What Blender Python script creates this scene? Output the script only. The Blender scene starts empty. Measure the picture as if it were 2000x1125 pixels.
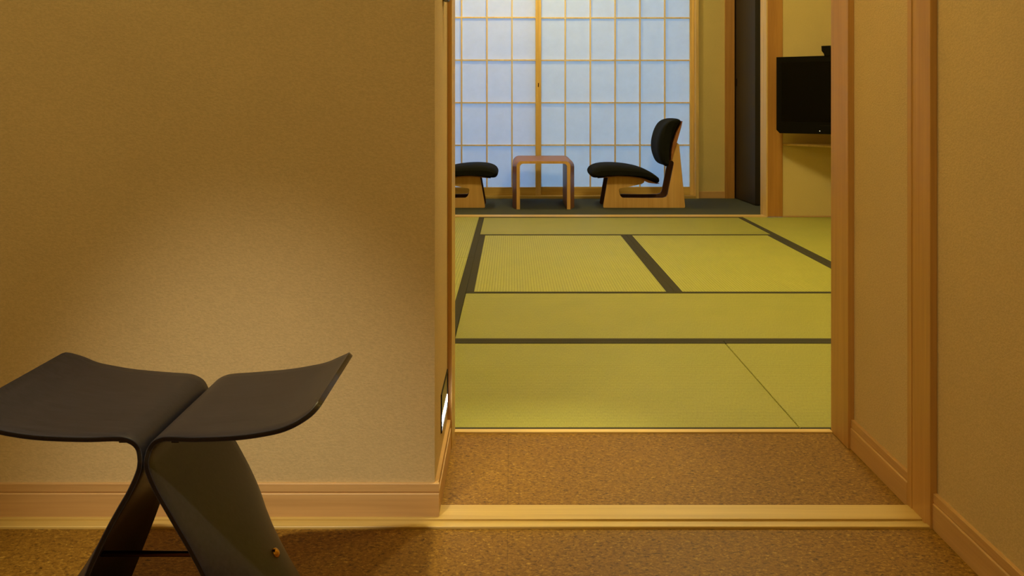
import bpy, bmesh, math
from mathutils import Vector

SC = bpy.context.scene
COL = SC.collection
F, HC = 1921.0, 0.775            # focal length in pixels of the 2000 px frame, eye height in metres
PI = math.pi


# ------------------------------------------------------------------ helpers
def lin(c):
    c /= 255.0
    return c / 12.92 if c <= 0.04045 else ((c + 0.055) / 1.055) ** 2.4


def rgb(r, g, b):
    return (lin(r), lin(g), lin(b), 1.0)


class MB:
    """collects geometry in world coordinates and links it as one mesh object"""

    def __init__(self):
        self.v, self.f, self.sm = [], [], []

    def add(self, verts, faces, smooth=False):
        o = len(self.v)
        self.v += [tuple(p) for p in verts]
        self.f += [tuple(i + o for i in f) for f in faces]
        self.sm += [smooth] * len(faces)
        return self

    def box(self, x0, x1, y0, y1, z0, z1, bev=0.0, seg=2):
        bm = bmesh.new()
        vs = [bm.verts.new((x, y, z)) for x in (x0, x1) for y in (y0, y1) for z in (z0, z1)]
        for q in ((0, 1, 3, 2), (4, 6, 7, 5), (0, 4, 5, 1), (2, 3, 7, 6), (0, 2, 6, 4), (1, 5, 7, 3)):
            bm.faces.new([vs[i] for i in q])
        if bev > 0:
            bmesh.ops.bevel(bm, geom=list(bm.edges), offset=bev, segments=seg, profile=0.5, affect='EDGES')
        bm.verts.index_update()
        self.add([v.co[:] for v in bm.verts], [[v.index for v in f.verts] for f in bm.faces])
        bm.free()
        return self

    def prism(self, pts, fn, a, b, bev=0.0, seg=2):
        """polygon pts (2-D) extruded from a to b; fn(u, v, w) -> xyz"""
        bm = bmesh.new()
        A = [bm.verts.new(fn(u, v, a)) for u, v in pts]
        B = [bm.verts.new(fn(u, v, b)) for u, v in pts]
        n = len(pts)
        bm.faces.new(A[::-1])
        bm.faces.new(B)
        for i in range(n):
            bm.faces.new((A[i], A[(i + 1) % n], B[(i + 1) % n], B[i]))
        bmesh.ops.recalc_face_normals(bm, faces=list(bm.faces))
        if bev > 0:
            es = [e for e in bm.edges if len({v in A for v in e.verts}) == 1]
            bmesh.ops.bevel(bm, geom=es, offset=bev, segments=seg, profile=0.5, affect='EDGES')
        bm.verts.index_update()
        self.add([v.co[:] for v in bm.verts], [[v.index for v in f.verts] for f in bm.faces])
        bm.free()
        return self

    def loft(self, rings, cap=True, smooth=False, closed=True):
        n = len(rings[0])
        vs = [p for r in rings for p in r]
        fs = []
        for i in range(len(rings) - 1):
            for j in range(n if closed else n - 1):
                k = (j + 1) % n
                fs.append((i * n + j, i * n + k, (i + 1) * n + k, (i + 1) * n + j))
        if cap:
            fs.append(tuple(range(n))[::-1])
            fs.append(tuple((len(rings) - 1) * n + j for j in range(n)))
        return self.add(vs, fs, smooth)

    def tube(self, p0, p1, r, n=20, r1=None):
        p0, p1 = Vector(p0), Vector(p1)
        d = (p1 - p0).normalized()
        a = d.orthogonal().normalized()
        b = d.cross(a)
        r1 = r if r1 is None else r1
        R = [[p + (a * math.cos(t) + b * math.sin(t)) * q for t in [2 * PI * k / n for k in range(n)]]
             for p, q in ((p0, r), (p1, r1))]
        return self.loft(R, smooth=True)

    def build(self, name, mat, parent=None, auto=True):
        off = Vector((0, 0, 0))
        p = parent
        while p is not None:
            off += p.location
            p = p.parent
        me = bpy.data.meshes.new(name)
        me.from_pydata([tuple(Vector(v) - off) for v in self.v], [], self.f)
        for poly, s in zip(me.polygons, self.sm):
            poly.use_smooth = s
        bm = bmesh.new()
        bm.from_mesh(me)
        bmesh.ops.recalc_face_normals(bm, faces=list(bm.faces))
        bm.to_mesh(me)
        bm.free()
        if auto and any(self.sm):
            me.set_sharp_from_angle(angle=math.radians(40))
        me.materials.append(mat)
        o = bpy.data.objects.new(name, me)
        COL.objects.link(o)
        if parent is not None:
            o.parent = parent
        return o


def tag(o, label, cat, group=None):
    o['label'] = label
    o['category'] = cat
    if group:
        o['group'] = group
    return o


def thing(name, loc, label, cat, group=None):
    o = bpy.data.objects.new(name, None)
    o.empty_display_size = 0.05
    o.location = loc
    COL.objects.link(o)
    return tag(o, label, cat, group)


def struct(mb, name, mat, label, cat):
    o = mb.build(name, mat)
    o['kind'] = 'structure'
    return tag(o, label, cat)


# ------------------------------------------------------------------ materials
def new_mat(name):
    m = bpy.data.materials.new(name)
    m.use_nodes = True
    nt = m.node_tree
    return m, nt, nt.nodes['Principled BSDF']


def N(nt, t, **kw):
    n = nt.nodes.new(t)
    for k, v in kw.items():
        if k in n.inputs.keys():
            n.inputs[k].default_value = v
        else:
            setattr(n, k, v)
    return n


def coords(nt, scale=(1, 1, 1), rot=(0, 0, 0)):
    tc = N(nt, 'ShaderNodeTexCoord')
    mp = N(nt, 'ShaderNodeMapping')
    mp.inputs['Scale'].default_value = scale
    mp.inputs['Rotation'].default_value = rot
    nt.links.new(tc.outputs['Object'], mp.inputs['Vector'])
    return mp.outputs['Vector']


def ramp(nt, fac, stops):
    r = N(nt, 'ShaderNodeValToRGB')
    el = r.color_ramp.elements
    while len(el) < len(stops):
        el.new(0.5)
    for e, (p, c) in zip(el, stops):
        e.position = p
        e.color = c
    nt.links.new(fac, r.inputs['Fac'])
    return r.outputs['Color']


def bump(nt, bsdf, h, strength, dist):
    b = N(nt, 'ShaderNodeBump', Strength=strength, Distance=dist)
    nt.links.new(h, b.inputs['Height'])
    nt.links.new(b.outputs['Normal'], bsdf.inputs['Normal'])


def mix(nt, a, b, fac, mode='MULTIPLY'):
    m = N(nt, 'ShaderNodeMix', data_type='RGBA', blend_type=mode)
    for idx, val in ((0, fac), (6, a), (7, b)):
        if hasattr(val, 'links') or hasattr(val, 'is_linked'):
            nt.links.new(val, m.inputs[idx])
        else:
            m.inputs[idx].default_value = val
    return m.outputs[2]


def wood(name, c0, c1, axis='z', rough=0.45, fine=1.0):
    """c0 darker grain colour, c1 lighter; grain runs along axis"""
    m, nt, b = new_mat(name)
    s = {'x': (1.2, 26, 26), 'y': (26, 1.2, 26), 'z': (26, 26, 1.2)}[axis]
    s2 = tuple(v * 7 if v > 2 else v * 3 for v in s)
    n1 = N(nt, 'ShaderNodeTexNoise', Scale=fine, Detail=3.0, Roughness=0.55, Distortion=0.6)
    n2 = N(nt, 'ShaderNodeTexNoise', Scale=fine, Detail=2.0, Roughness=0.6)
    nt.links.new(coords(nt, s), n1.inputs['Vector'])
    nt.links.new(coords(nt, s2), n2.inputs['Vector'])
    a = ramp(nt, n1.outputs['Fac'], [(0.3, c0), (0.68, c1)])
    g = ramp(nt, n2.outputs['Fac'], [(0.3, (0.86, 0.84, 0.80, 1)), (0.7, (1, 1, 1, 1))])
    nt.links.new(mix(nt, a, g, 0.7), b.inputs['Base Color'])
    b.inputs['Roughness'].default_value = rough
    bump(nt, b, n2.outputs['Fac'], 0.05, 0.001)
    return m


def wallpaper(name, c, var=0.12, scale=260.0, bmp=0.55):
    m, nt, b = new_mat(name)
    n1 = N(nt, 'ShaderNodeTexNoise', Scale=scale, Detail=3.0, Roughness=0.65)
    nt.links.new(coords(nt, (0.7, 0.7, 1.25)), n1.inputs['Vector'])
    n2 = N(nt, 'ShaderNodeTexNoise', Scale=5.0, Detail=2.0)
    nt.links.new(coords(nt), n2.inputs['Vector'])
    d = tuple(x * (1 - var) for x in c[:3]) + (1,)
    a = ramp(nt, n1.outputs['Fac'], [(0.32, d), (0.66, c)])
    g = ramp(nt, n2.outputs['Fac'], [(0.3, (0.95, 0.95, 0.95, 1)), (0.7, (1, 1, 1, 1))])
    nt.links.new(mix(nt, a, g, 1.0), b.inputs['Base Color'])
    b.inputs['Roughness'].default_value = 0.85
    b.inputs['Specular IOR Level'].default_value = 0.25
    bump(nt, b, n1.outputs['Fac'], bmp, 0.0016)
    return m


def plain(name, c, rough=0.5, metal=0.0, spec=0.5):
    m, nt, b = new_mat(name)
    b.inputs['Base Color'].default_value = c
    b.inputs['Roughness'].default_value = rough
    b.inputs['Metallic'].default_value = metal
    b.inputs['Specular IOR Level'].default_value = spec
    n = N(nt, 'ShaderNodeTexNoise', Scale=60.0, Detail=2.0)
    nt.links.new(coords(nt), n.inputs['Vector'])
    r = ramp(nt, n.outputs['Fac'], [(0.3, tuple(x * 0.93 for x in c[:3]) + (1,)), (0.7, c)])
    nt.links.new(r, b.inputs['Base Color'])
    return m


def cork(name):
    m, nt, b = new_mat(name)
    v = coords(nt, (0.75, 1.0, 1.0))
    n1 = N(nt, 'ShaderNodeTexNoise', Scale=170.0, Detail=4.0, Roughness=0.7, Distortion=0.8)
    n2 = N(nt, 'ShaderNodeTexNoise', Scale=420.0, Detail=2.0, Roughness=0.6)
    nt.links.new(v, n1.inputs['Vector'])
    nt.links.new(v, n2.inputs['Vector'])
    a = ramp(nt, n1.outputs['Fac'], [(0.33, rgb(74, 48, 10)), (0.46, rgb(126, 88, 26)), (0.58, rgb(142, 103, 32)), (0.71, rgb(188, 150, 64))])
    g = ramp(nt, n2.outputs['Fac'], [(0.28, (0.62, 0.58, 0.54, 1)), (0.48, (1, 1, 1, 1))])
    c = mix(nt, a, g, 0.8)
    # tile joints
    tc = N(nt, 'ShaderNodeTexCoord')
    sx = N(nt, 'ShaderNodeSeparateXYZ')
    nt.links.new(tc.outputs['Object'], sx.inputs[0])
    lines = []
    for out, off, per in (('X', 6.49 + 0.008, 0.649), ('Y', 6.49 - 1.998, 0.649)):
        ad = N(nt, 'ShaderNodeMath', operation='ADD')
        nt.links.new(sx.outputs[out], ad.inputs[0])
        ad.inputs[1].default_value = off if out == 'X' else off
        pp = N(nt, 'ShaderNodeMath', operation='PINGPONG')
        nt.links.new(ad.outputs[0], pp.inputs[0])
        pp.inputs[1].default_value = per / 2
        lt = N(nt, 'ShaderNodeMath', operation='LESS_THAN')
        nt.links.new(pp.outputs[0], lt.inputs[0])
        lt.inputs[1].default_value = 0.0007
        lines.append(lt.outputs[0])
    mx = N(nt, 'ShaderNodeMath', operation='MAXIMUM')
    nt.links.new(lines[0], mx.inputs[0])
    nt.links.new(lines[1], mx.inputs[1])
    c = mix(nt, c, (0.72, 0.70, 0.66, 1), mx.outputs[0])
    nt.links.new(c, b.inputs['Base Color'])
    b.inputs['Roughness'].default_value = 0.5
    b.inputs['Specular IOR Level'].default_value = 0.14
    bump(nt, b, n1.outputs['Fac'], 0.15, 0.0006)
    return m


def tatami_mat(name, along, c0, c1):
    """rush matting whose ribs run along the given axis"""
    m, nt, b = new_mat(name)
    tc = N(nt, 'ShaderNodeTexCoord')
    sx = N(nt, 'ShaderNodeSeparateXYZ')
    nt.links.new(tc.outputs['Object'], sx.inputs[0])
    mu = N(nt, 'ShaderNodeMath', operation='MULTIPLY')
    nt.links.new(sx.outputs['Y' if along == 'x' else 'X'], mu.inputs[0])
    mu.inputs[1].default_value = 2 * PI / 0.0118
    sn = N(nt, 'ShaderNodeMath', operation='SINE')
    nt.links.new(mu.outputs[0], sn.inputs[0])
    h = N(nt, 'ShaderNodeMath', operation='MULTIPLY_ADD')
    nt.links.new(sn.outputs[0], h.inputs[0])
    h.inputs[1].default_value = 0.5
    h.inputs[2].default_value = 0.5
    pw = N(nt, 'ShaderNodeMath', operation='POWER')
    nt.links.new(h.outputs[0], pw.inputs[0])
    pw.inputs[1].default_value = 0.55
    # rushes: fine streaks across the ribs
    sc = (700, 60, 1) if along == 'x' else (60, 700, 1)
    n1 = N(nt, 'ShaderNodeTexNoise', Scale=1.0, Detail=2.0, Roughness=0.6)
    nt.links.new(coords(nt, sc), n1.inputs['Vector'])
    n2 = N(nt, 'ShaderNodeTexNoise', Scale=6.0, Detail=3.0)
    nt.links.new(coords(nt), n2.inputs['Vector'])
    a = ramp(nt, n1.outputs['Fac'], [(0.3, c0), (0.7, c1)])
    rib = ramp(nt, pw.outputs[0], [(0.0, (0.62, 0.63, 0.52, 1)), (0.55, (1, 1, 1, 1))])
    big = ramp(nt, n2.outputs['Fac'], [(0.3, (0.93, 0.95, 0.92, 1)), (0.7, (1, 1, 1, 1))])
    c = mix(nt, mix(nt, a, rib, 0.8), big, 1.0)
    nt.links.new(c, b.inputs['Base Color'])
    b.inputs['Roughness'].default_value = 0.6
    b.inputs['Specular IOR Level'].default_value = 0.35
    bump(nt, b, pw.outputs[0], 0.5, 0.0016)
    return m


def cloth(name, c, scale=900.0, rough=0.85, sheen=0.1):
    m, nt, b = new_mat(name)
    n1 = N(nt, 'ShaderNodeTexNoise', Scale=scale, Detail=2.0)
    nt.links.new(coords(nt), n1.inputs['Vector'])
    r = ramp(nt, n1.outputs['Fac'], [(0.3, tuple(x * 0.65 for x in c[:3]) + (1,)), (0.7, c)])
    nt.links.new(r, b.inputs['Base Color'])
    b.inputs['Roughness'].default_value = rough
    b.inputs['Specular IOR Level'].default_value = 0.15
    b.inputs['Sheen Weight'].default_value = sheen
    bump(nt, b, n1.outputs['Fac'], 0.4, 0.001)
    return m


def paper(name, c, fac):
    m, nt, b = new_mat(name)
    n1 = N(nt, 'ShaderNodeTexNoise', Scale=14.0, Detail=5.0, Roughness=0.7)
    nt.links.new(coords(nt, (1, 1, 1)), n1.inputs['Vector'])
    r = ramp(nt, n1.outputs['Fac'], [(0.25, tuple(x * 0.94 for x in c[:3]) + (1,)), (0.75, c)])
    d = N(nt, 'ShaderNodeBsdfDiffuse')
    t = N(nt, 'ShaderNodeBsdfTranslucent')
    nt.links.new(r, d.inputs['Color'])
    nt.links.new(r, t.inputs['Color'])
    mx = N(nt, 'ShaderNodeMixShader')
    mx.inputs[0].default_value = fac
    nt.links.new(d.outputs[0], mx.inputs[1])
    nt.links.new(t.outputs[0], mx.inputs[2])
    nt.links.new(mx.outputs[0], nt.nodes['Material Output'].inputs['Surface'])
    return m


def emit(name, c, s):
    m, nt, b = new_mat(name)
    b.inputs['Base Color'].default_value = c
    b.inputs['Emission Color'].default_value = c
    b.inputs['Emission Strength'].default_value = s
    return m


HINOKI0, HINOKI1 = rgb(200, 164, 98), rgb(228, 194, 122)
CEDAR0, CEDAR1 = rgb(180, 134, 70), rgb(204, 158, 90)
BEECH0, BEECH1 = rgb(190, 148, 92), rgb(208, 166, 108)
M = {
    'wall': wallpaper('wallpaper', rgb(208, 182, 132), 0.15, 270.0, 0.4),
    'wall_in': wallpaper('plaster_wall', rgb(206, 184, 122), 0.05, 160, 0.2),
    'ceiling': plain('ceiling_paint', rgb(215, 195, 160), 0.9),
    'cork': cork('cork'),
    'wx': wood('pale_wood_across', rgb(180, 146, 76), rgb(208, 176, 98), 'x'),
    'lat': wood('lattice_wood', rgb(232, 200, 144), rgb(246, 222, 170), 'z'),
    'hx': wood('light_strip_wood', rgb(208, 172, 104), rgb(234, 202, 130), 'x'),
    'wy': wood('pale_wood_deep', HINOKI0, HINOKI1, 'y'),
    'wz': wood('pale_wood_upright', HINOKI0, HINOKI1, 'z'),
    'bx': wood('baseboard_wood_across', BEECH0, BEECH1, 'x'),
    'by': wood('baseboard_wood_deep', BEECH0, BEECH1, 'y'),
    'pz': wood('post_wood', CEDAR0, CEDAR1, 'z'),
    'qz': wood('pillar_wood', rgb(164, 112, 48), rgb(184, 132, 62), 'z'),
    'carpet': cloth('carpet_pile', rgb(78, 82, 74), 350.0, 0.95, 0.05),
    'tat_x': tatami_mat('rush_across', 'x', rgb(154, 152, 68), rgb(178, 176, 84)),
    'tat_y': tatami_mat('rush_deep', 'y', rgb(164, 162, 72), rgb(190, 188, 90)),
    'border': cloth('border_cloth', rgb(66, 63, 46), 1200.0, 0.8, 0.05),
    'subfloor': plain('underlay', rgb(60, 50, 40), 0.9),
    'ply': wood('chair_plywood', rgb(204, 158, 92), rgb(222, 180, 114), 'z', 0.45),
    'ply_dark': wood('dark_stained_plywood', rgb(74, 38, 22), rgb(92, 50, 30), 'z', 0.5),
    'ply_in': wood('chair_shell_plywood', rgb(140, 84, 46), rgb(160, 100, 56), 'x', 0.4),
    'tply': wood('table_plywood', rgb(146, 92, 46), rgb(164, 108, 58), 'x', 0.42),
    'cush': cloth('cushion_wool', rgb(24, 25, 21), 700.0, 0.9, 0.0),
    'black': plain('black_plastic', rgb(7, 6, 6), 0.35, 0.0, 0.12),
    'screen': plain('television_glass', rgb(5, 4, 4), 0.2, 0.0, 0.1),
    'door': wood('dark_door_wood', rgb(27, 20, 11), rgb(36, 27, 16), 'z', 0.5),
    'dark': plain('dark_metal', rgb(28, 22, 16), 0.35, 0.6),
    'brass': plain('brass', rgb(214, 164, 70), 0.22, 1.0),
    'bronze': plain('dark_brass_rod', rgb(96, 62, 44), 0.25, 1.0),
    'plate': plain('olive_metal_plate', rgb(150, 132, 84), 0.35, 0.7),
    'lens': emit('lit_lens', (1, 0.93, 0.78, 1), 16.0),
    'paper_l': paper('shoji_paper', (0.86, 0.86, 0.84, 1), 0.5),
    'paper_r': paper('shoji_paper_greyer', (0.86, 0.87, 0.82, 1), 0.5),
    'ground': plain('outdoor_paving', rgb(120, 122, 125), 0.9),
}


def black_ply():
    m, nt, b = new_mat('black_stained_plywood')
    n1 = N(nt, 'ShaderNodeTexNoise', Scale=1.0, Detail=3.0, Roughness=0.6)
    nt.links.new(coords(nt, (6, 180, 180)), n1.inputs['Vector'])
    r = ramp(nt, n1.outputs['Fac'], [(0.3, rgb(29, 27, 30)), (0.7, rgb(41, 38, 42))])
    nt.links.new(r, b.inputs['Base Color'])
    b.inputs['Roughness'].default_value = 0.42
    b.inputs['Specular IOR Level'].default_value = 0.45
    bump(nt, b, n1.outputs['Fac'], 0.04, 0.0005)
    return m


M['stool'] = black_ply()
M['stool_edge'] = plain('black_ply_edge', rgb(16, 12, 12), 0.2, 0.0, 0.6)

# ------------------------------------------------------------------ the setting
CEIL = 2.40
XL_A, YB_A = -2.2, -1.6          # outer room: far left and behind the camera
Y_W = 1.833                      # face of the wall left of the doorway
X_REV = -0.144                   # passage wall on the left
Y_P0, Y_P1 = 2.193, 2.31         # frame between passage and tatami room
X_RA, X_RP = 0.770, 0.763        # right wall of the outer room / of the passage
X_TL, X_TR = -1.040, 2.37        # tatami room side walls
Y_T1 = 6.588                     # far end of the tatami room
Y_SH = 7.885                     # front of the shoji

struct(MB().box(XL_A, X_RA + .02, YB_A, 2.297, -0.05, 0.0), 'floor', M['cork'],
       'brown speckled cork floor running from the stool through the doorway', 'floor')
struct(MB().box(X_TL - .05, X_TR + .05, 2.317, 6.59, -0.12, -0.052), 'floor.001', M['subfloor'],
       'underlay beneath the straw mats', 'floor')
struct(MB().box(X_TL, 1.95, 6.70, 8.0, -0.05, 0.0), 'floor.002', M['carpet'],
       'dark grey brown carpet strip under the low chairs by the paper screens', 'carpet floor')
struct(MB().box(XL_A - .1, X_TR + .15, YB_A - .1, 8.1, CEIL, CEIL + .08), 'ceiling', M['ceiling'],
       'plain ceiling above the rooms', 'ceiling')

struct(MB().box(XL_A, X_REV, Y_W, 2.2, 0, CEIL), 'wall_left', M['wall'],
       'beige textured wall behind the black stool, left of the doorway', 'wall')
struct(MB().box(XL_A - .1, XL_A, YB_A, Y_W + .1, -.05, CEIL), 'wall_far_left', M['wall'], 'beige side wall of the outer room', 'wall')
struct(MB().box(XL_A - .1, X_RA + .1, YB_A - .1, YB_A, -.05, CEIL), 'wall_back', M['wall'], 'beige wall at the back of the outer room', 'wall')
struct(MB().box(X_RA, X_RA + .1, YB_A, 1.800, -.05, CEIL), 'wall_right', M['wall'],
       'beige textured wall at the right edge, in front of the doorway', 'wall')
struct(MB().box(X_RP, X_RA + .1, 1.800, 2.20, -.05, CEIL), 'wall_passage_right', M['wall'],
       'narrow beige wall panel between the two right-hand wooden posts', 'wall')
struct(MB().box(X_REV, X_RP, 1.80, 1.88, 2.02, CEIL), 'wall_front', M['wall'], 'beige wall above the doorway', 'wall')
struct(MB().box(X_TL - .1, X_REV, 2.2, 2.31, -.05, CEIL).box(X_RP, X_TR + .1, 2.2, 2.31, -.05, CEIL)
       .box(X_REV, X_RP, 2.2, 2.31, 2.02, CEIL),
       'wall_inner_front', M['wall_in'], 'wall between the passage and the tatami room', 'wall')
struct(MB().box(X_TL - .1, X_TL, 2.31, 8.0, -.05, CEIL), 'wall_inner_left', M['wall_in'], 'side wall of the tatami room', 'wall')
struct(MB().box(X_TR, X_TR + .1, 2.31, 6.75, -.05, CEIL), 'wall_inner_right', M['wall_in'], 'wall beside the corner shelf', 'wall')
struct(MB().box(1.814, X_TR, 6.597, 6.75, -.05, CEIL), 'wall_inner_back', M['wall_in'],
       'pale wall behind the television, right of the far wooden post', 'wall')
struct(MB().box(X_TL, 1.814, Y_T1 + .02, 6.74, 2.05, CEIL), 'wall_lintel', M['wall_in'], 'wall above the far opening', 'wall')
struct(MB().box(1.487, 1.72, 7.862, 8.0, 0, CEIL), 'wall_alcove', M['wall_in'],
       'narrow pale wall strip between the right paper screen and the dark door', 'wall')
struct(MB().box(1.95, 2.05, 6.75, 8.1, -.05, CEIL), 'wall_alcove_right', M['wall_in'], 'wall at the end of the carpeted strip', 'wall')
struct(MB().box(1.72, 2.05, 7.90, 8.0, 0, CEIL).box(X_TL, 1.487, 7.84, 8.0, 2.09, CEIL), 'wall_alcove_back', M['wall_in'],
       'wall above and beside the paper screens', 'wall')
struct(MB().box(-6, 8, 8.1, 16, -.25, -.15), 'ground', M['ground'], 'paving outside the paper screens', 'ground')


def skirting(name, mat, axis, a, b, face, out, label):
    """base board along axis from a to b on plane `face`, standing out by sign `out`"""
    t = 0.007
    prof = [(0, 0.0005), (t + .0015, 0.0005), (t + .0015, .0455), (t + .0008, .0468), (t - .0012, .0476), (t - .0012, .0492),
            (t, .0500), (t, .0643), (t - .0007, .065), (0, .065)]
    mb = MB()
    if axis == 'x':
        mb.prism(prof, lambda u, v, w: (w, face + out * u, v), a, b)
    else:
        mb.prism(prof, lambda u, v, w: (face + out * u, w, v), a, b)
    return struct(mb, name, mat, label, 'baseboard')


skirting('baseboard_left', M['bx'], 'x', XL_A, X_REV + .0085, Y_W, -1, 'light wooden baseboard with a groove, behind the black stool')
skirting('baseboard_passage_left', M['by'], 'y', Y_W, Y_P0, X_REV, 1, 'wooden baseboard under the lit foot light')
skirting('baseboard_passage_right', M['by'], 'y', 1.88, Y_P0, X_RP, -1, 'wooden baseboard between the two right-hand posts')
skirting('baseboard_right', M['by'], 'y', YB_A, 1.781, X_RA, -1, 'wooden baseboard running to the lower right corner')
struct(MB().box(1.49, 1.70, 7.852, 7.862, 0, .056, .002), 'baseboard_alcove', M['bx'],
       'low wooden baseboard under the narrow far wall strip', 'baseboard')
struct(MB().box(1.814, X_TR, 6.590, 6.597, 0, .008, .001), 'baseboard_inner_back', M['bx'],
       'thin wooden edging between the far mats and the television wall', 'baseboard')

# sill of the doorway with its sliding groove, running on in front of the left wall
sill = [(1.782, 0), (1.782, .0035), (1.783, .0045), (1.796, .0045), (1.797, .004), (1.797, .0008), (1.8155, .0008),
        (1.8155, .004), (1.8165, .0045), (1.878, .0045), (1.879, .0035), (1.879, 0)]
struct(MB().prism(sill, lambda u, v, w: (w, u, v), X_REV + .0085, .758)
       .prism([p if p[0] < 1.82 else (1.826, p[1]) for p in sill[:10]] + [(1.826, 0)], lambda u, v, w: (w, u, v), XL_A, X_REV + .0085),
       'trim_1', M['wx'], 'pale wooden floor sill with a sliding groove across the doorway', 'door sill')
struct(MB().box(X_REV + .009, .749, 2.297, 2.3175, -.04, .0035, .001), 'trim_2', M['hx'],
       'pale wooden strip along the front of the straw mats', 'threshold')
struct(MB().box(X_TL, 1.706, Y_T1 - .002, 6.70, -.04, .004, .001), 'trim_3', M['hx'],
       'pale wooden threshold between the mats and the dark carpet', 'threshold')
struct(MB().box(X_TL, 1.466, 7.836, 7.97, 0, .02, .001), 'trim_4', M['wx'], 'pale wooden track under the paper screens', 'screen track')
# posts
struct(MB().box(-.1362, -.1336, Y_P0 + .0005, Y_P1, 0, 1.98, .0005), 'trim_16', M['wz'],
       'pale lining strip on the thin door post left of the mat room view', 'post lining')
struct(MB().box(X_REV, -.1362, Y_P0, Y_P1, 0, 1.98, .001), 'trim_5', M['pz'],
       'thin wooden door post at the left edge of the view into the mat room', 'door post')
struct(MB().box(.749, X_RP, Y_P0, Y_P1, 0, 2.06, .001), 'trim_6', M['pz'],
       'wooden door post right of the straw mats, hiding part of the television', 'door post')
struct(MB().box(.757, X_RA, 1.781, 1.861, 0, 2.06, .001).box(.7555, X_RA, 1.861, 1.881, 0, 2.06, .001), 'trim_7', M['pz'],
       'tall wooden door post nearest the viewer, right of the doorway', 'door post')
struct(MB().box(1.704, 1.712, Y_T1, 6.749, 0, CEIL, .001), 'trim_15', M['wz'],
       'pale wooden lining on the left face of the square pillar', 'pillar lining')
struct(MB().box(1.712, 1.814, Y_T1, 6.749, 0, CEIL, .002), 'trim_8', M['qz'],
       'square wooden pillar behind the left side of the television', 'pillar')
struct(MB().box(1.700, 1.775, 7.838, 7.90, 0, CEIL, .002), 'trim_9', M['qz'],
       'wooden post at the hinge edge of the dark door', 'door post')
struct(MB().box(1.466, 1.489, 7.838, 7.97, 0, 2.09, .0015), 'trim_10', M['wz'],
       'slim wooden frame post right of the right paper screen', 'frame post')
struct(MB().box(X_REV, .757, 1.781, 1.881, 1.98, 2.02), 'trim_11', M['wx'], 'head of the doorway', 'door head')
struct(MB().box(X_REV, .749, Y_P0, Y_P1, 1.98, 2.02), 'trim_12', M['wx'], 'head of the mat room opening', 'door head')
struct(MB().box(X_TL, 1.466, 7.838, 7.97, 2.05, 2.09), 'trim_13', M['wx'], 'upper track of the paper screens', 'screen track')
struct(MB().box(X_TL, 1.704, Y_T1, 6.749, 2.0, 2.05), 'trim_14', M['wx'], 'head of the far opening', 'door head')

# dark door leaf standing open at the right end of the carpet
A, B = Vector((1.7805, 7.872)), Vector((1.805, 7.30))
d = (B - A).normalized()
nrm = Vector((d.y, -d.x)) * -1.0
th = 0.06
P = [A, B, B + nrm * th, A + nrm * th]
dl = struct(MB().prism([tuple(p) for p in P], lambda u, v, w: (u, v, w), .006, 2.0, .002), 'door_1', M['door'],
            'dark brown door leaf standing open at the right end of the carpet', 'door')
hp = A + d * .045
hb = MB()
hz = HC - (161 - 198) * 7.83 / F
hq = [hp - nrm * .004, hp + d * .028 - nrm * .004, hp + d * .028 + nrm * .004, hp + nrm * .004]
hb.prism([tuple(p) for p in hq], lambda u, v, w: (u, v, w), hz - .03, hz + .03, .002)
hb.build('door_handle', M['black'], dl)

# ------------------------------------------------------------------ tatami mats
XLs, XMs, XRs, XFs = -.1876, .661, 1.510, .6836
Y0, Y1, Y2, Y3, Y4, YS = 2.319, 3.179, 4.002, 5.693, 6.583, 4.881
G = .0008
W = .033


def tatami(x0, x1, y0, y1, along, label, edges, wf=W):
    t = thing('tatami_mat', ((x0 + x1) / 2, (y0 + y1) / 2, -.051), label, 'tatami mat', 'tatami mats on the inner room floor')
    MB().box(x0 + G, x1 - G, y0 + G, y1 - G, -.05, 0, .003, 3).build('rush_surface', M['tat_' + along], t)
    e, zt, zb = .0003, .0014, -.04
    for s in edges:
        w = wf if s == 'f' else W
        q = {'f': (x0 + G, x1 - G, y0 + e, y0 + w), 'b': (x0 + G, x1 - G, y1 - W, y1 - e),
             'l': (x0 + e, x0 + W, y0 + G, y1 - G), 'r': (x1 - W, x1 - e, y0 + G, y1 - G)}[s]
        MB().box(*q, zb, zt, .0013, 2).build('border', M['border'], t)
    return t


tatami(X_TL + .002, XFs, Y0, Y1, 'x', 'large straw tatami mat filling the front row, nearest the cork floor', 'fb', .017)
tatami(XFs, X_TR - .002, Y0, Y1, 'x', 'front row straw mat right of the short seam, beside the right door post', 'fb', .017)
tatami(XLs, XRs, Y1, Y2, 'x', 'wide straw mat lying crosswise in the second row from the front', 'fb')
tatami(XLs, XMs, Y2, Y3, 'y', 'ribbed straw mat pointing away, left one of the middle pair', 'lr')
tatami(XMs, XRs, Y2, Y3, 'y', 'ribbed straw mat pointing away, right one of the middle pair', 'lr')
tatami(XLs, XRs, Y3, Y4, 'x', 'crosswise straw mat in the farthest row, next to the dark carpet', 'fb')
tatami(X_TL + .002, XLs, Y1, YS, 'y', 'straw mat at the left edge, nearer one of the left column', 'lr')
tatami(X_TL + .002, XLs, YS, Y4, 'y', 'straw mat at the left edge, farther one of the left column', 'lr')
tatami(XRs, X_TR - .002, YS, Y4, 'y', 'straw mat in the far right corner below the television shelf', 'lr')
tatami(XRs, X_TR - .002, Y1, YS, 'y', 'straw mat of the right column mostly hidden behind the right door post', 'lr')


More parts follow.
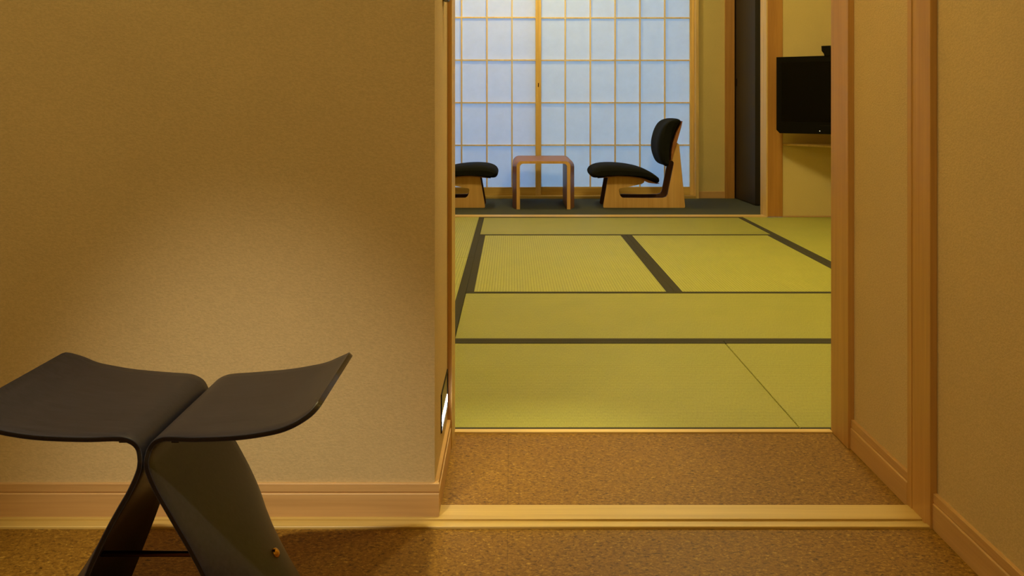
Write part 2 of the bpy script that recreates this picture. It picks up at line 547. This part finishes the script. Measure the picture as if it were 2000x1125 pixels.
# ------------------------------------------------------------------ paper screens
def shoji(x0, x1, yf, bars, st_l, st_r, matp, label, pull):
    s = thing('shoji_screen', ((x0 + x1) / 2, yf + .015, .02), label, 'paper screen', 'sliding paper screens')
    zb, zr, zt = .0205, .0858, 2.05
    MB().box(x0, x0 + st_l, yf, yf + .03, zb, zt, .0015).build('stile', M['wz'], s)
    r = MB().box(x1 - st_r, x1, yf, yf + .03, zb, zt, .0015).build('stile', M['wz'], s)
    MB().box(x0 + st_l, x1 - st_r, yf + .002, yf + .03, zb, zr, .0015).build('bottom_rail', M['wx'], s)
    MB().box(x0 + st_l, x1 - st_r, yf + .002, yf + .03, zt - .05, zt, .0015).build('top_rail', M['wx'], s)
    lb = MB()
    hw = .0055
    for bx in bars:
        lb.box(bx - hw, bx + hw, yf + .004, yf + .0225, zr, zt - .05)
    for k in range(5):
        z = .4222 + .3418 * k
        lb.box(x0 + st_l, x1 - st_r, yf + .0045, yf + .0225, z - hw, z + hw)
    lb.build('lattice', M['lat'], s)
    MB().box(x0 + st_l, x1 - st_r, yf + .0228, yf + .0232, zr, zt - .05).build('paper', matp, s)
    if pull:
        hz = HC - (166 - 198) * yf / F
        cx = x1 - st_r / 2
        MB().box(cx - .004, cx + .004, yf - .0015, yf + .001, hz - .016, hz + .016, .001).build('finger_pull', M['bronze'], r)
    return s


kL = Y_SH / F
xs = 1057 * kL - 1000 * kL
sw = 11 * kL
shoji(X_TL + .003, xs, Y_SH, [(p - 1000) * (Y_SH + .005) / F for p in (753.5, 803, 852, 901.5, 951, 1000)], sw, sw, M['paper_l'],
      'sliding paper screen on the left, behind the table and the left low chair', True)
yR = Y_SH + .034
kR = yR / F
shoji(46 * kR, 1.4655, yR, [(p - 1000) * (yR + .005) / F for p in (1104, 1153, 1201.5, 1250, 1298.5)], 11 * kR, 1.4655 - 347.5 * kR,
      M['paper_r'], 'sliding paper screen on the right, behind the right low chair', False)

# ------------------------------------------------------------------ low table
tf, tm, tb_ = 7.056, 7.200, 7.66
low_table = thing('low_table', (.226, 7.36, 0), 'low bent plywood table with rounded corners between the two low chairs', 'table')


def arc(cx, cz, r, a0, a1, n=8):
    return [(cx + r * math.cos(a0 + (a1 - a0) * i / n), cz + r * math.sin(a0 + (a1 - a0) * i / n)) for i in range(n + 1)]


def upath(x0, x1, zt, r):
    return [(x0, 0.0)] + arc(x0 + r, zt - r, r, PI, PI / 2) + arc(x1 - r, zt - r, r, PI / 2, 0) + [(x1, 0.0)]


inn = upath(.057, .395, .328, .024)
bev = upath(.033, .419, .3455, .036)
out = upath(.0038, .4555, .353, .055)
rings = [[(i[0], tf, i[1]), (b[0], tf, b[1]), (o[0], tm, o[1]), (o[0], tb_, o[1]), (i[0], tb_, i[1])] for i, b, o in zip(inn, bev, out)]
for nm, rg in (('tabletop', rings[1:-1]), ('leg', rings[:2]), ('leg', rings[-2:])):
    to = MB().loft(rg, cap=False, smooth=nm == 'tabletop').build(nm, M['tply'], low_table)
    to.data.materials.append(M['ply'])
    for p in to.data.polygons:
        if p.index % 5 in (0, 3):
            p.material_index = 1

# ------------------------------------------------------------------ low chairs
CZN = 7.158
CK = CZN / F
CYC = 7.307


def cpt(p):                       # pixels of the chair's side view -> x, z on its near side
    px, py = 1140 + p[0] * .17769, 220 + p[1] * .17769
    return ((px - 1000) * CK, HC - (py - 198) * CK)


def smooth_poly(pts, it=2):
    for _ in range(it):
        q = []
        for i in range(len(pts)):
            a, b = pts[i], pts[(i + 1) % len(pts)]
            q.append((a[0] * .75 + b[0] * .25, a[1] * .75 + b[1] * .25))
            q.append((a[0] * .25 + b[0] * .75, a[1] * .25 + b[1] * .75))
        pts = q
    return pts


def cushion(poly, half, lean=0.0, n=28, pw=5.0):
    poly = smooth_poly(poly)
    cx = sum(p[0] for p in poly) / len(poly)
    cz = sum(p[1] for p in poly) / len(poly)
    rings = []
    for i in range(n + 1):
        t = -math.cos(PI * i / n)
        s = max(0.02, (1 - abs(t) ** pw)) ** 0.45
        sl = 0.86 + 0.14 * s
        # shrink across the thin direction more than along the long one
        rings.append([(cx + (x - cx) * (sl if lean == 0 else 0.35 + .65 * s) + (0 if lean == 0 else -.02 * t * t),
                       CYC + half * t,
                       cz + (z - cz) * ((0.30 + .70 * s) if lean == 0 else sl) + (0.0 if lean else .0)) for x, z in poly])
    return MB().loft(rings, smooth=True)


chair_x = cpt((660, 1047))[0]
low_chair = thing('low_chair', (chair_x, CYC, 0), 'low legless chair facing left, black cushions, right of the low table', 'chair',
                  'low lounge chairs by the paper screens')
plate = [(222, 1047), (1108, 1047), (1116, 1034), (1052, 372), (1044, 345), (1028, 332), (1010, 332), (990, 350), (955, 470), (952, 528),
         (978, 532), (990, 548), (988, 570), (922, 900), (905, 925), (870, 936), (640, 938), (430, 935), (408, 920), (392, 885), (386, 850),
         (396, 834), (430, 828), (560, 803), (640, 783), (662, 770), (668, 756), (660, 735), (560, 712), (430, 700), (272, 700), (262, 740),
         (214, 1022), (214, 1038)]
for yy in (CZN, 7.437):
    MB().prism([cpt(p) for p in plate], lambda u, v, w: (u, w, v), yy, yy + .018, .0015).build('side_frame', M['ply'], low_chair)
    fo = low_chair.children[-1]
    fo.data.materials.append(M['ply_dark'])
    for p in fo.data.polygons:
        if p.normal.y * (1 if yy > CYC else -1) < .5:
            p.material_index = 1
seat = [(68, 655), (76, 692), (98, 714), (150, 712), (250, 694), (370, 685), (500, 690), (620, 706), (720, 736), (790, 768), (828, 772),
        (828, 725), (805, 700), (740, 652), (640, 610), (520, 583), (400, 569), (300, 566), (220, 570), (150, 583), (95, 610)]
cushion([cpt(p) for p in seat], .25).build('seat_cushion', M['cush'], low_chair)
shell = [(150, 716), (250, 698), (370, 689), (500, 694), (620, 711), (720, 742), (790, 772), (826, 773), (790, 777), (700, 765), (610, 722),
         (500, 704), (370, 699), (255, 707)]
MB().prism([cpt(p) for p in shell], lambda u, v, w: (u, w, v), CYC - .20, CYC + .20).build('seat_shell', M['ply_in'], low_chair)
MB().box(cpt((300, 0))[0], cpt((560, 0))[0], CZN + .018, 7.437, cpt((0, 800))[1], cpt((0, 706))[1], .002).build('crossbar', M['ply_in'], low_chair)
back = [(1045, 66), (1078, 80), (1082, 100), (1050, 150), (1015, 215), (985, 300), (962, 390), (953, 480), (950, 555), (942, 592), (905, 592),
        (862, 555), (822, 460), (811, 380), (818, 300), (848, 200), (895, 122), (955, 80), (1010, 66)]
cushion([cpt(p) for p in back], .225, 1.0).build('back_cushion', M['cush'], low_chair)
bshell = [(1078, 92), (1062, 165), (1015, 330), (985, 420), (962, 520), (952, 520), (955, 430), (972, 330), (1012, 215), (1050, 140)]
MB().prism([cpt(p) for p in bshell], lambda u, v, w: (u, w, v), CYC - .185, CYC + .185, .002).build('back_shell', M['ply_in'], low_chair)


def dup(src, loc, rz, label):
    c = src.copy()
    COL.objects.link(c)
    c.location = loc
    c.rotation_euler = (0, 0, rz)
    c['label'] = label
    for ch in list(src.children):
        k = ch.copy()
        COL.objects.link(k)
        k.parent = c
    return c


dup(low_chair, (2 * .2335 - chair_x, CYC, 0), PI, 'low chair facing right, half hidden behind the left door post, left of the table')

# ------------------------------------------------------------------ television on the corner shelf
sh_poly = [(1.816, 6.5955), (2.369, 6.5955), (2.369, 5.86), (2.12, 6.0), (2.06, 6.255)]
sz = HC - (280.6 - 198) * 6.588 / F
corner_shelf = thing('corner_shelf', (2.18, 6.48, sz - .012), 'thin pale corner shelf on the wall below the television', 'shelf')
MB().prism(sh_poly, lambda u, v, w: (u, v, w), sz - .012, sz, .001).build('board', M['wx'], corner_shelf)

TL = Vector((1.719, 6.40))
ang = math.radians(-40)
tdx = Vector((math.cos(ang), math.sin(ang)))       # along the screen, towards the right
tn = Vector((math.sin(ang), -math.cos(ang)))       # out of the screen, towards the viewer
TW = .76
zt0, zt1 = HC - (260 - 198) * 6.4 / F, HC - (111.6 - 198) * 6.4 / F
tc = TL + tdx * TW / 2 - tn * .05
tv = thing('television', (tc.x, tc.y, sz), 'black flat television turned towards the mats, partly hidden by the right door post', 'television')


def tvp(u, w, z):
    p = TL + tdx * u + tn * w
    return (p.x, p.y, z)


fr = [(0, zt1), (0, zt0 + .022), (.022, zt0), (TW - .022, zt0), (TW, zt0 + .022), (TW, zt1)]
MB().prism(fr, lambda u, v, w: tvp(u, w, v), -.05, 0, .003).build('cabinet', M['black'], tv)
scr = [(.038, zt1 - .036), (.038, zt0 + .075), (TW - .038, zt0 + .075), (TW - .038, zt1 - .036)]
so = MB().prism(scr, lambda u, v, w: tvp(u, w, v), -.004, .0006).build('screen', M['screen'], tv)
MB().prism([(.1, zt1 - .06), (.1, zt0 + .06), (TW - .1, zt0 + .06), (TW - .1, zt1 - .06)], lambda u, v, w: tvp(u, w, v), -.10, -.05, .012).build('rear_housing', M['black'], tv)
MB().prism([(.54, zt0 + .01), (.54, sz + .012), (.62, sz + .012), (.62, zt0 + .01)], lambda u, v, w: tvp(u, w, v), -.075, -.035).build('stand_neck', M['black'], tv)
MB().prism([(.5, sz + .0005), (.66, sz + .0005), (.66, sz + .012), (.5, sz + .012)], lambda u, v, w: tvp(u, w, v), -.10, -.005, .003).build('stand_foot', M['black'], tv)
# sensor bump on top, trim line, indicator lamp
u0 = .305
cap = [(u0, zt1 + .062), (u0 + .058, zt1 + .062), (u0 + .064, zt1 + .05), (u0 + .064, zt1 - .004), (u0 + .02, zt1 - .004), (u0 + .016, zt1 + .012), (u0 + .002, zt1 + .03)]
MB().prism(cap, lambda u, v, w: tvp(u, w, v), -.045, .008, .004).build('sensor_unit', M['black'], tv)
MB().prism([(.292, zt0 + .052), (.46, zt0 + .052), (.46, zt0 + .0545), (.292, zt0 + .0545)], lambda u, v, w: tvp(u, w, v), -.002, .0012).build('trim_line', M['dark'], tv)
MB().prism([(.291, zt0 + .017), (.296, zt0 + .017), (.296, zt0 + .022), (.291, zt0 + .022)], lambda u, v, w: tvp(u, w, v), -.002, .0012).build('indicator_light', emit('indicator', (1, 1, .95, 1), .35), tv)

# ------------------------------------------------------------------ foot light and small fitting on the passage wall
fl = thing('foot_light', (X_REV, 2.08, .106), 'glowing foot light in a dark frame low on the left passage wall', 'wall light')
fy0, fy1, fz0, fz1 = 1.987, 2.180, .104, .182
fb = MB().box(X_REV - .01, X_REV + .0025, fy0, fy0 + .004, fz0, fz1).box(X_REV - .01, X_REV + .0025, fy1 - .004, fy1, fz0, fz1)
fb.box(X_REV - .01, X_REV + .0025, fy0 + .004, fy1 - .004, fz1 - .003, fz1).box(X_REV - .01, X_REV + .0025, fy0 + .004, fy1 - .004, fz0, fz0 + .003)
fb.build('frame', M['black'], fl)
MB().box(X_REV - .008, X_REV + .0006, fy0 + .004, fy1 - .004, fz0 + .003, fz1 - .003).build('cover_plate', M['plate'], fl)
MB().box(X_REV - .006, X_REV + .0012, fy0 + .024, fy1 - .006, .1105, .128).build('lens', M['lens'], fl)

wf = thing('wall_fitting', (X_REV, 2.06, .99), 'small dark fitting on the passage wall above the foot light, at the picture top', 'fitting')
MB().box(X_REV, X_REV + .012, 2.035, 2.085, .985, 1.06, .003).build('body', M['dark'], wf)

# ------------------------------------------------------------------ butterfly-shaped stool of two bent sheets
SX, SF, SB = -.471, 1.235, 1.546
SM = (SF + SB) / 2
stool = thing('stool', (SX, SM, 0), 'black bent plywood stool with two upswept wings in front of the left wall', 'stool')


def catmull(pts, n=6):
    res = []
    for i in range(len(pts) - 1):
        p0 = pts[max(i - 1, 0)]
        p1, p2 = pts[i], pts[i + 1]
        p3 = pts[min(i + 2, len(pts) - 1)]
        for k in range(n):
            t = k / n
            res.append(tuple(.5 * (2 * b + (c - a) * t + (2 * a - 5 * b + 4 * c - d_) * t * t + (3 * b - a - 3 * c + d_) * t ** 3)
                             for a, b, c, d_ in zip(p0, p1, p2, p3)))
    res.append(tuple(pts[-1]))
    return res


# (x offset, height, front inset, back inset) along the upper/outer face from wing tip to foot
ST = [(.2205, .3880, 0, 0), (.2100, .3795, 0, 0), (.1830, .3665, 0, 0), (.1550, .3600, 0, 0), (.1200, .3550, .002, .002), (.0700, .3510, .008, .004),
      (.0360, .3492, .016, .006), (.0220, .3465, .020, .008), (.0110, .3405, .022, .009), (.0040, .3310, .023, .010), (.0008, .3190, .021, .010),
      (.0006, .3100, .020, .009), (.0025, .3010, .020, .008), (.0085, .2860, .020, .008), (.0165, .2700, .020, .008), (.0250, .2555, .020, .008),
      (.0410, .2270, .021, .008), (.0560, .1980, .024, .008), (.0715, .1640, .028, .010), (.0870, .1200, .036, .014), (.1070, .0660, .046, .020),
      (.1290, .0060, .058, .030)]
TH = .0072
path = catmull(ST, 5)


def bulge(z):                     # the legs bow outwards between their front and back edges, more towards the feet
    d = max(0.0, .275 - z)
    return .42 * d * d / (d + .12)


def sheet(sgn):
    """one bent sheet: path is its upper / inner face from wing tip to foot, thickness goes to the outside of the bend"""
    n = len(path)
    arcl = [0]
    for i in range(1, n):
        arcl.append(arcl[-1] + math.dist(path[i][:2], path[i - 1][:2]))
    rad, e, nv = .034, .0012, 14
    rings = []
    for i in range(n):
        a, b = path[max(i - 1, 0)], path[min(i + 1, n - 1)]
        tx, tz = b[0] - a[0], b[1] - a[1]
        ln = math.hypot(tx, tz)
        nx, nz = -tz / ln, tx / ln
        x, z, fi, bi = path[i]
        cr = rad - math.sqrt(max(0, rad * rad - (rad - arcl[i]) ** 2)) if arcl[i] < rad else 0.0
        yf, yb = SF + fi + cr, SB - bi - cr
        ym, hw = (yf + yb) / 2, (yb - yf) / 2
        bl = bulge(z)
        sec = [(0, yb + (yf - yb) * k / nv) for k in range(nv + 1)]
        sec[0], sec[-1] = (0, yb - e), (0, yf + e)
        sec += [(e * .3, yf + e * .3), (e, yf), (TH - e, yf), (TH - e * .3, yf + e * .3)]
        sec += [(TH, yf + (yb - yf) * k / nv) for k in range(nv + 1)]
        sec[nv + 5], sec[-1] = (TH, yf + e), (TH, yb - e)
        sec += [(TH - e * .3, yb - e * .3), (TH - e, yb), (e, yb), (e * .3, yb - e * .3)]
        rings.append([(SX + sgn * (x + nx * o + bl * (1 - ((yy - ym) / hw) ** 2)), yy, z + nz * o) for o, yy in sec])
    return MB().loft(rings, smooth=True), nv, len(sec)


for sg in (1, -1):
    mb, nv, ns = sheet(sg)
    sh = mb.build('bent_shell', M['stool'], stool)
    sh.data.materials.append(M['stool_edge'])
    for p in sh.data.polygons:
        if p.index < (len(path) - 1) * ns:
            k = p.index % ns
            if k in (nv + 2, ns - 3):
                p.material_index = 1
        else:
            p.material_index = 1
RZ, RY = .122, 1.42
MB().tube((SX - .122, RY, RZ), (SX + .122, RY, RZ), .0043).build('stretcher_rod', M['bronze'], stool)
for sg in (1, -1):
    q = MB()
    c0 = Vector((SX + sg * .1280, RY, RZ))
    dirn = Vector((sg * .86, 0, .51))
    prof = [(0, .0075), (.003, .0075), (.0052, .0062), (.0066, .0035), (.007, .0004)]
    a = dirn.orthogonal().normalized()
    b = dirn.cross(a)
    q.loft([[c0 + dirn * h + (a * math.cos(t) + b * math.sin(t)) * r for t in [2 * PI * k / 20 for k in range(20)]] for h, r in prof], smooth=True)
    q.build('rod_cap', M['brass'], stool)
for yy in (1.275, 1.49):
    for sg in (1, -1):
        MB().box(SX + sg * .034 - .005, SX + sg * .034 + .005, yy, yy + .012, .332, .3435, .001).build('bracket', M['stool_edge'], stool)

# ------------------------------------------------------------------ light
WARM = LAMP_A = (1.0, .89, .43)


def lamp(kind, name, loc, power, color=WARM, size=.1, rot=(0, 0, 0), **kw):
    l = bpy.data.lights.new(name, kind)
    l.energy = power
    l.color = color
    if kind == 'AREA':
        l.shape = 'DISK'
        l.size = size
    else:
        l.shadow_soft_size = size
    for k, v in kw.items():
        setattr(l, k, v)
    o = bpy.data.objects.new(name, l)
    o.location = loc
    o.rotation_euler = rot
    COL.objects.link(o)
    return o


def aim(o, target):
    o.rotation_euler = (Vector(target) - o.location).to_track_quat('-Z', 'Y').to_euler()
    return o


aim(lamp('SPOT', 'outer_room_spotlight', (-.80, .2, 2.36), 200, (1.0, .91, .74), .04, spot_size=math.radians(25), spot_blend=1.0), (-.40, Y_W, -.32))
lamp('POINT', 'outer_room_fill_light', (-.8, .1, 2.25), 37, LAMP_A, .15)  # unseen fill, added for the dim ambient light on the outer room walls
lamp('POINT', 'passage_ceiling_light', (.1, 2.03, 2.28), 19, LAMP_A, .05)
aim(lamp('SPOT', 'passage_spotlight', (.05, 2.10, 2.36), 95, LAMP_A, .04, spot_size=math.radians(24), spot_blend=1.0), (.04, 2.13, 0))
lamp('POINT', 'mat_room_pendant', (.80, 4.3, 2.28), 92, LAMP_A, .16)
lamp('POINT', 'alcove_ceiling_light', (.1, 7.05, 2.3), 27, LAMP_A, .06)

w = bpy.data.worlds.new('dusk_sky')
SC.world = w
w.use_nodes = True
bg = w.node_tree.nodes['Background']
bg.inputs['Color'].default_value = (.215, .54, 1.18, 1)
bg.inputs['Strength'].default_value = 3.1

# ------------------------------------------------------------------ camera and view
cam = bpy.data.cameras.new('camera')
cam.sensor_width = 36
cam.lens = F / 2000 * 36
cam.shift_y = -(562.5 - 198) / 2000
cam.clip_start = .02
co = bpy.data.objects.new('camera', cam)
co.location = (0, 0, HC)
co.rotation_euler = (PI / 2, 0, 0)
COL.objects.link(co)
SC.camera = co
vs = SC.view_settings
vs.view_transform = 'Standard'
vs.look = 'None'
vs.gamma = 1
vs.use_curve_mapping = False
vs.exposure = 0.0
